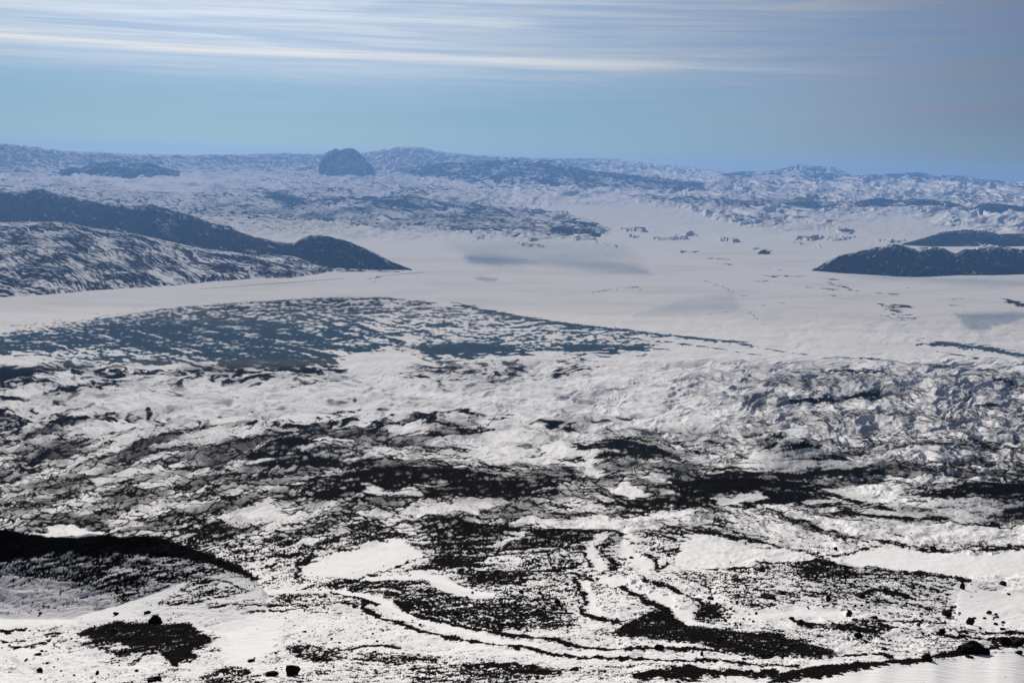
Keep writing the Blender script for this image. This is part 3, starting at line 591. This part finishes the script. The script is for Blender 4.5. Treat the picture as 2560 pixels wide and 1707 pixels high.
# ---------------------------------------------------------------- far ridges and mountains, each a solid hill of its own
def hill(name, crest, dens, dv_back=10, nr=150, rough=1.0, seed=1, snow_top=0.0, step=1.6, p=1.0, tilt=.2, spx=22, spy=9, s=.42, dy=0, fj=0):
    """crest: (x, y, y of the ground under the crest, y of the foot) in picture units; footprints lie on the sheet"""
    c = np.array(crest, float)
    xs = np.arange(c[0, 0], c[-1, 0] + .01, step)
    yc, yf, yb = (np.interp(xs, c[:, 0], c[:, k]) for k in (1, 2, 3))
    yf = yf + dy; yb = yb + dy + fj * fbm(xs / 210, xs * 0 + 3, 1, seed + 5)
    yc = yc + rough * .9 * fbm(xs / 24, xs * 0 + seed, 4, seed) * np.clip((yf - yc) / 8, 0, 1)
    tc_, tan_c = pix(xs, yc); _, tan_f = pix(xs, yf); _, tan_b = pix(xs, yb)
    vfc = v_of_tan(tan_f); vfb = v_of_tan(tan_b)
    rc = r_of_v(np.maximum(vfc, 423)); rb = r_of_v(np.maximum(vfb, 423))
    rb = np.minimum(rb, rc * .985)
    zc = np.maximum(EYE - rc * tan_c, 1.0); z_b = zb_of_v(np.maximum(vfb, 423)) - 25
    nb = nr // 3
    t = np.concatenate([np.linspace(0, 1, nr), 1 + np.linspace(0, 1, nb + 1)[1:]])[:, None]
    tf = np.clip(t, 0, 1); tb_ = np.clip(t - 1, 0, 1)
    back = np.maximum(rc * .03, (rc - rb) * .8)
    R = rb + (rc - rb) * tf + back * tb_
    prof = tf ** p
    zbk = zb_of_v(v_of_r(rc + back)) - 40
    Zs = np.where(t <= 1, z_b + (zc - z_b) * prof, zc + (zbk - zc) * (tb_ ** .9))
    S = np.broadcast_to(xs[None, :], Zs.shape); T = np.broadcast_to(t, Zs.shape)
    H = (zc - z_b)[None, :]
    hp = np.maximum((yb - yc), 3)[None, :]
    sx = S + 26 * fbm(S / 70, T * 2.5, 3, seed + 50)
    yy = (1 - T) * hp
    spur = ridged((sx - tilt * yy) / spx, yy / spy, 4, seed + 3)
    gul = fbm((sx - tilt * yy) / (spx * .4), yy / (spy * .4), 3, seed + 9)
    env = np.clip(np.sin(np.clip(T, 0, 2) * np.pi / 2.0), 0, 1) * np.clip((T - 0.0) / .15, 0, 1) * (1 - .75 * np.exp(-((T - 1) / .12) ** 2))
    Zs = Zs + env * H * (.085 * spur + .035 * gul) * rough
    TT = np.broadcast_to(tc_[None, :], Zs.shape)
    me = grid_mesh(name, np.stack([R * np.sin(TT), R * np.cos(TT), Zs], axis=-1), T.shape[0], xs.size)
    n = norm(.9 * gul + .6 * spur + .8 * fbm(S / 16, yy / 4, 3, seed + 19)); rk_ = rank01(n)
    d = np.clip(dens + min(.34, (1 - dens) * 1.4 + .05) * fbm(S / 75, yy / 16, 3, seed + 77) - snow_top * np.exp(-((T - 1) / .22) ** 2) * 1.0, 0, 1)
    set_attr(me, 'rock', sstep(-s, s, d * (1 + 2 * s) - s - rk_)); set_attr(me, 'shade_tint', np.zeros_like(T)); set_attr(me, 'dust', np.full_like(Zs, .35))
    me.materials.append(M_FAR)
    return link(bpy.data.objects.new(name, me), 'structure')
# dark ridge on the left and the streaked foothill in front of it
hill('ridge', [(-420,486,540,585),(-200,470,540,585),(0,480,540,585),(44,484,540,585),(103,474,540,588),(141,487,545,592),(207,500,552,598),(272,509,560,604),(326,517,566,612),(380,512,572,618),(414,522,576,624),(479,541,590,634),(533,560,600,642),(577,567,606,648),(610,587,615,655),(680,604,625,660),(735,609,632,664),(773,589,636,668),(816,591,642,672),(871,605,650,676),(925,627,658,677),(980,655,668,677),(1030,674,675,677)], .91, nr=170, seed=101, snow_top=.2, rough=1.5, p=.9, spx=24, spy=40, tilt=.6)
hill('foothill', [(-420,560,610,775),(0,560,610,756),(90,556,610,750),(163,556,612,744),(229,572,618,738),(337,588,626,730),(435,612,636,726),(512,629,646,720),(637,641,654,712),(729,642,660,704),(816,665,668,694),(925,675,677,685),(1000,679,680,682)], .60, nr=260, seed=131, rough=.55, p=1.15, spx=15, spy=42, tilt=2.0)
# dark headland on the right and the ridges behind it
hill('ridge', [(2028,676,676,678),(2064,656,672,681),(2096,640,670,684),(2151,629,668,687),(2205,616,668,690),(2243,611,668,693),(2287,624,668,695),(2330,617,668,694),(2357,621,668,692),(2385,634,668,690),(2412,625,668,690),(2450,621,668,690),(2494,616,668,690),(2560,626,668,688),(2800,620,668,688)], .89, nr=140, seed=151, snow_top=.28, rough=1.5, spx=30, spy=30, tilt=.4)
hill('ridge', [(2255,610,612,615),(2314,594,606,618),(2357,580,604,618),(2423,575,602,618),(2466,579,602,618),(2494,586,602,618),(2560,584,602,618),(2800,590,604,618)], .9, nr=90, seed=161, rough=1.4, snow_top=.15)
hill('ridge', [(2415,528,530,536),(2455,509,526,538),(2504,510,526,538),(2560,518,528,538),(2800,515,528,538)], .9, nr=70, seed=171)
hill('ridge', [(2130,512,514,518),(2151,502,512,520),(2200,495,512,521),(2249,503,512,522),(2287,497,512,523),(2330,500,514,524),(2390,508,518,526),(2430,524,526,528)], .85, nr=70, seed=181)
hill('ridge', [(1880,512,514,518),(1960,506,512,520),(2060,503,512,521),(2125,508,513,521),(2140,518,519,521)], .7, nr=60, seed=185)
# skyline
hill('mountain', [(-420,372,421,452),(0,360,416,442),(60,366,416,442),(160,378,417,442),(300,385,418,444),(450,388,419,446),(600,387,421,448),(700,384,422,448),(800,386,423,450),(900,384,424,452),(940,378,425,452),(1000,369,425,454),(1060,371,425,454),(1110,382,426,454),(1200,390,427,455),(1280,393,429,456),(1400,397,431,458),(1500,396,432,460),(1600,406,434,462),(1730,418,437,464),(1835,430,439,466),(1900,440,441,466)], .13, nr=150, seed=201, rough=1.1, spx=34, spy=7, s=.42, fj=7)
hill('mountain', [(796,418,432,438),(805,398,431,440),(815,384,430,441),(826,380,430,441),(836,374,430,441),(852,378,430,441),(868,373,430,441),(886,375,430,441),(896,383,431,441),(906,391,432,441),(918,408,433,441),(935,420,434,440)], .6, nr=100, seed=211, rough=1.7, step=.8, dy=7, spx=10, spy=30, tilt=.2, s=.45)
hill('mountain', [(1780,440,444,450),(1835,430,442,452),(1922,427,442,454),(1966,421,442,456),(1993,411,442,458),(2026,416,443,458),(2080,417,444,460),(2100,426,446,462),(2129,440,448,464),(2205,436,449,466),(2292,431,450,468),(2330,437,452,468),(2412,440,455,470),(2560,462,466,474),(2800,470,474,480)], .62, nr=110, seed=221, fj=4)
hill('ridge', [(150,424,426,432),(205,418,424,436),(235,406,424,436),(262,409,424,437),(290,403,424,438),(335,408,424,438),(370,405,426,438),(400,416,426,438),(450,428,430,438)], .68, nr=60, seed=231, dy=12, rough=1.5, s=.45)
hill('ridge', [(1000,420,424,430),(1150,404,424,440),(1280,399,426,448),(1380,402,430,452),(1460,424,436,456),(1600,440,446,460),(1760,458,460,464)], .66, nr=90, seed=241, dy=18)
hill('hill', [(660,492,500,506),(690,482,500,516),(730,488,502,520),(775,505,510,524),(800,520,522,526)], .85, nr=70, seed=251, snow_top=.1)
hill('hill', [(870,508,512,516),(930,500,510,524),(1000,494,510,530),(1040,499,512,532),(1090,505,514,532),(1180,512,522,536),(1260,524,532,545),(1300,540,542,548)], .78, nr=80, seed=261, snow_top=.1)
hill('hill', [(1330,560,562,566),(1400,553,566,590),(1470,560,570,597),(1500,568,574,598),(1515,580,582,590)], .7, nr=70, seed=271)
hill('hill', [(1893,634,635,637),(1904,625,633,638),(1912,623,633,638),(1925,632,635,638)], .8, nr=30, seed=281, step=.8)

# ---------------------------------------------------------------- the long straight road across the plain
def strip(name, pts, width, mat, lift):
    P = []
    for (x0_, y0_), (x1_, y1_) in zip(pts, pts[1:]):
        for k in range(24): P.append((x0_ + (x1_ - x0_) * k / 24, y0_ + (y1_ - y0_) * k / 24))
    P.append(pts[-1]); W = []
    for x, y in P:
        t, tn = pix(x, y); r = EYE / tn; W.append((r * math.sin(t), r * math.cos(t)))
    W = np.array(W); d = np.gradient(W, axis=0); d /= np.linalg.norm(d, axis=1)[:, None]; nrm = np.stack([-d[:, 1], d[:, 0]], 1) * width / 2
    co = np.zeros((2, len(W), 3)); co[0, :, :2] = W + nrm; co[1, :, :2] = W - nrm; co[:, :, 2] = lift
    me = grid_mesh(name, co, 2, len(W)); me.materials.append(mat)
    return link(bpy.data.objects.new(name, me), 'structure')
strip('road', [(-60,764),(140,748),(390,731),(700,708),(900,694),(1060,681)], 60, M_ROAD, 3.0)

# ---------------------------------------------------------------- loose rocks
rng = np.random.default_rng(7)
def rock_mesh(name, seed, sub=3, sharp=1.0):
    import bmesh
    bm = bmesh.new(); bmesh.ops.create_icosphere(bm, subdivisions=sub, radius=1.0)
    g = np.random.default_rng(seed)
    planes = [(v / np.linalg.norm(v), g.uniform(.55, .9)) for v in g.normal(size=(11, 3))]
    off = mathutils.Vector(tuple(g.uniform(0, 50, 3)))
    for v in bm.verts:
        c = np.array(v.co)
        for n, d in planes:
            s = c @ n
            if s > d: c = c - n * (s - d) * sharp
        q = mathutils.Vector(tuple(c)); f = 1 + .16 * mathutils.noise.fractal(q * 1.7 + off, 1.0, 2.0, 4)
        v.co = q * f
    me = bpy.data.meshes.new(name); bm.to_mesh(me); bm.free(); me.materials.append(M_ROCK)
    return me
def put_rock(me, x, y, w, h, name, label, cat, group, seed, depth=.9, sink=.22, yaw=None):
    g = np.random.default_rng(seed)
    t, r, z = hit(x, y + h * .45)
    s = r / F
    o = link(bpy.data.objects.new(name, me), None, label=label, category=cat)
    if group: o['group'] = group
    o.scale = (w * s * .56, w * s * .56 * depth, h * s * .66)
    o.rotation_euler = (0, 0, g.uniform(0, 6.28) if yaw is None else yaw)
    if yaw is None: o.rotation_euler = (0, 0, g.choice([0, math.pi]) - t + g.uniform(-.3, .3))
    r2 = r + w * s * .3
    z2 = float(ground_z(np.array([t]), np.array([r2]))[0])
    o.location = (r2 * math.sin(t), r2 * math.cos(t), min(z, z2) + h * s * (.66 - sink) * .75)
    return o
BOULDERS = [
 (388,1549,32,21,"large black boulder perched on the crest of the dark rubble patch below the crater"),
 (729,1675,38,27,"biggest black boulder near the bottom edge left of centre, alone on white snow"),
 (679,1684,32,14,"low flat black rock just left of the big lone boulder at the bottom edge"),
 (384,1698,36,13,"long dark rock cut by the bottom edge below the rubble patch"),
 (100,1674,18,12,"small rounded black rock on grey snow near the bottom left corner"),
 (94,1634,18,8,"flat dark rock above the rounded one near the bottom left corner"),
 (290,1533,15,8,"small dark rock on the bright snow lip below the crater wall, left one of two"),
 (369,1530,17,8,"dark flat rock on the bright snow lip just above the large perched boulder"),
 (101,1532,10,5,"tiny dark stone at the edge of the grey snow floor of the crater"),
 (629,1650,20,6,"thin dark slab on clean snow right of the dark rubble patch"),
 (243,1680,9,12,"narrow upright dark stone below the rubble patch at lower left"),
 (342,1676,10,5,"small dark stone between the rubble patch and the bottom edge"),
 (1302,1478,15,8,"dark rock at the upper left corner of the central rubble field"),
 (1350,1481,13,9,"dark rock right of the upper left one on the central rubble field's rim"),
 (1392,1501,17,13,"chunky dark rock on the right half of the central rubble field"),
 (1416,1458,12,7,"dark stone on the snow above the central rubble field"),
 (1579,1393,12,6,"single dark stone lying inside the wide white snow channel"),
 (1776,1494,16,10,"dark rock at the tip of the small triangular rubble patch"),
 (1648,1618,27,15,"knobbly dark outcrop on the long thin rock line near the bottom centre"),
 (1755,1632,10,12,"small upright stone below the big rubble tongue"),
 (1551,1640,9,5,"small dark stone sitting on the lowest thin rock line"),
 (1859,1646,13,6,"small dark stone below the right end of the big rubble tongue"),
 (1921,1491,38,12,"long low black slab at the right end of a white snow strip"),
 (1955,1481,11,9,"round dark stone just right above the long low slab"),
 (2122,1531,17,21,"tall pointed dark boulder standing alone on the snow right of centre"),
 (2137,1548,16,6,"small flat dark rock at the foot of the tall pointed boulder"),
 (2184,1542,20,8,"low wide dark rock right of the tall pointed boulder"),
 (2366,1533,23,15,"wedge shaped dark boulder, left one of the pair on clean snow"),
 (2425,1553,21,18,"blocky dark boulder, right one of the pair on clean snow"),
 (2472,1530,16,10,"smaller dark rock up right of the blocky boulder on clean snow"),
 (2406,1463,12,20,"narrow upright dark rock at the right foot of the speckled hump"),
 (2071,1496,15,12,"round dark boulder in the middle of the speckled hump's lower slope"),
 (2150,1488,26,12,"dark outcrop at the left end of the short rock line on the hump"),
 (2089,1371,10,9,"small dark stone above the left tip of the wide white snow bowl"),
 (2001,1556,20,15,"dark boulder at the left end of the rubble band below the hump"),
 (1979,1545,15,7,"flat dark rock just left above the rubble band's end boulder"),
 (2146,1589,22,13,"dark boulder under the middle of the rubble band"),
 (2428,1619,54,32,"largest black boulder, domed, on the dark rim of the snowy corner slope"),
 (2462,1629,22,15,"dark boulder touching the right foot of the largest domed boulder"),
 (2318,1642,28,19,"black boulder on the rim line left of the largest domed boulder"),
 (2547,1604,26,18,"black boulder cut by the right edge on the dark rim"),
 (2512,1602,32,18,"wide black boulder second from the right edge on the dark rim"),
 (2548,1631,18,9,"small dark rock on the corner snow slope at the right edge"),
 (2422,1641,20,6,"flat dark slab on the snow just below the largest domed boulder"),
 (2354,1576,17,13,"dark boulder at the left end of the rock line above the domed boulder"),
 (2507,1571,14,8,"dark stone above the rim boulders near the right edge"),
 (2489,1559,11,6,"left one of two little stones on snow below the smaller rock near the right edge"),
 (2508,1555,10,6,"right one of two little stones on snow near the right edge"),
 (2521,1484,9,6,"tiny dark stone on open snow near the right edge below the bowl"),
 (2506,1458,22,10,"low dark rock on the line under the bowl near the right edge"),
 (2297,1561,11,7,"small stone on snow left above the rim line's dark boulder"),
 (2303,1534,9,6,"small stone on the right flank of the hump's lower slope"),
 (2211,1622,16,6,"flat dark stone on the white patch above the black rim rubble"),
 (2045,1381,10,6,"dark stone on the slope left of the wide white snow bowl"),
 (2162,1419,7,6,"tiny stone standing on the hump's skyline against the white bowl"),
 (2332,1368,16,7,"dark rock on the rock line along the upper edge of the white bowl"),
 (1538,1470,9,5,"small dark stone at the upper start of the widest white channel"),
 (1187,1530,15,6,"dark rock on the right half of the rubble plateau between the two channels"),
 (1141,1533,17,10,"chunky dark rock in the middle of the rubble plateau between the two channels"),
]
for k, (x, y, w, h, lab) in enumerate(BOULDERS):
    me = rock_mesh('boulder', 300 + k, 4 if w > 30 else 3)
    put_rock(me, x, y, w, h, 'boulder', lab, 'boulder', None, 300 + k)
variants = [rock_mesh('small_rock', 900 + k, 2) for k in range(9)]
# small single stones, by the stretch of slope they lie on
FIELDS = [
 (48, (1790,1900,1420,1560), "small dark stone scattered on the speckled slope left of the hump", "stones on the speckled slope left of the hump"),
 (56, (1990,2380,1425,1530), "small dark stone scattered over the speckled hump", "stones on the speckled hump"),
 (40, (2240,2550,1530,1600), "small dark stone scattered on the snow round the paired boulders", "stones round the paired boulders"),
 (40, (1250,1440,1470,1575), "small dark stone lying on the central rubble field", "stones on the central rubble field"),
 (24, (1000,1290,1470,1570), "small dark stone on the rubble plateau between the white channels", "stones on the rubble plateau"),
 (20, (20,340,1590,1700), "small dark stone scattered on the grey snow at lower left", "stones on the snow at lower left"),
 (12, (660,1000,1560,1700), "small dark stone scattered on the snow below the curved white channel", "stones below the curved channel"),
]
for n, (xa, xb, ya, yb_), lab, grp in FIELDS:
    for k in range(n):
        x = rng.uniform(xa, xb); y = rng.uniform(ya, yb_); w = rng.uniform(5.0, 9.5)
        put_rock(variants[rng.integers(9)], x, y, w, w * rng.uniform(.5, .8), 'small_rock', lab, 'stone', grp, int(rng.integers(1e6)))
# uncounted rubble
sel_v = (V > 1260) & (V < 1730) & (U > -60) & (U < 2620) & (np.abs(TH) < DENSE)
wgt = np.where(sel_v, np.clip(Dj, 0, .9) * (.3 + ROCK) * (0.35 + 0.65 * (V > 1380)), 0) * (RR ** 0) 
wgt = wgt.ravel(); wgt = np.cumsum(wgt)
NS = 42000
pick = np.searchsorted(wgt, rng.uniform(0, wgt[-1], NS)); jr, jc = np.unravel_index(pick, TH.shape)
ts = th[jc] + rng.uniform(-.5, .5, NS) * dth; rs = rr[jr] * np.exp(rng.uniform(-.5, .5, NS) * .004)
zs = ground_z(ts, rs)
size = (1.1 + 2.6 * rng.random(NS) ** 3) * rs / F
octa = np.array([[1,0,0],[-1,0,0],[0,1,0],[0,-1,0],[0,0,1],[0,0,-1.0]])
tri = np.array([[0,2,4],[2,1,4],[1,3,4],[3,0,4],[2,0,5],[1,2,5],[3,1,5],[0,3,5]])
vs = octa[None] * rng.uniform(.6, 1.25, (NS, 6, 1)) + rng.normal(0, .18, (NS, 6, 3))
ang = rng.uniform(0, 6.28, NS); ca, sa = np.cos(ang)[:, None], np.sin(ang)[:, None]
vx = vs[..., 0] * ca - vs[..., 1] * sa; vy = vs[..., 0] * sa + vs[..., 1] * ca
vs = np.stack([vx * size[:, None], vy * size[:, None], vs[..., 2] * size[:, None] * .6], -1)
vs += np.stack([rs * np.sin(ts), rs * np.cos(ts), zs + size * .22], -1)[:, None, :]
me = bpy.data.meshes.new('rubble'); me.vertices.add(NS * 6); me.vertices.foreach_set('co', vs.astype(np.float32).ravel())
fi = (tri[None] + (np.arange(NS) * 6)[:, None, None]).astype(np.int32).reshape(-1, 3)
me.loops.add(fi.size); me.loops.foreach_set('vertex_index', fi.ravel()); me.polygons.add(len(fi))
me.polygons.foreach_set('loop_start', np.arange(0, fi.size, 3, dtype=np.int32)); me.update(calc_edges=True)
me.materials.append(M_ROCK)
link(bpy.data.objects.new('rubble', me), 'stuff', label='loose black lava rubble strewn over the snowy slopes', category='rubble')

# ---------------------------------------------------------------- air
hx, hz0, hz1 = 150000.0, -60.0, 3650.0
v = [(-hx, -hx, hz0), (hx, -hx, hz0), (hx, hx, hz0), (-hx, hx, hz0), (-hx, -hx, hz1), (hx, -hx, hz1), (hx, hx, hz1), (-hx, hx, hz1)]
f = [(0, 3, 2, 1), (4, 5, 6, 7), (0, 1, 5, 4), (1, 2, 6, 5), (2, 3, 7, 6), (3, 0, 4, 7)]
me = bpy.data.meshes.new('haze'); me.from_pydata(v, [], f); me.update()
hm = bpy.data.materials.new('haze'); hm.use_nodes = True; t = hm.node_tree; t.nodes.clear()
o = nd(t, 'ShaderNodeOutputMaterial'); pv = nd(t, 'ShaderNodeVolumePrincipled')
pv.inputs['Color'].default_value = (0.21, 0.44, 0.92, 1); pv.inputs['Density'].default_value = 7.6e-6; pv.inputs['Anisotropy'].default_value = 0.25
t.links.new(pv.outputs[0], o.inputs['Volume']); me.materials.append(hm)
link(bpy.data.objects.new('haze', me), 'stuff', label='thin blue haze filling the air over the plain', category='haze')
print('verts', NR * NC)
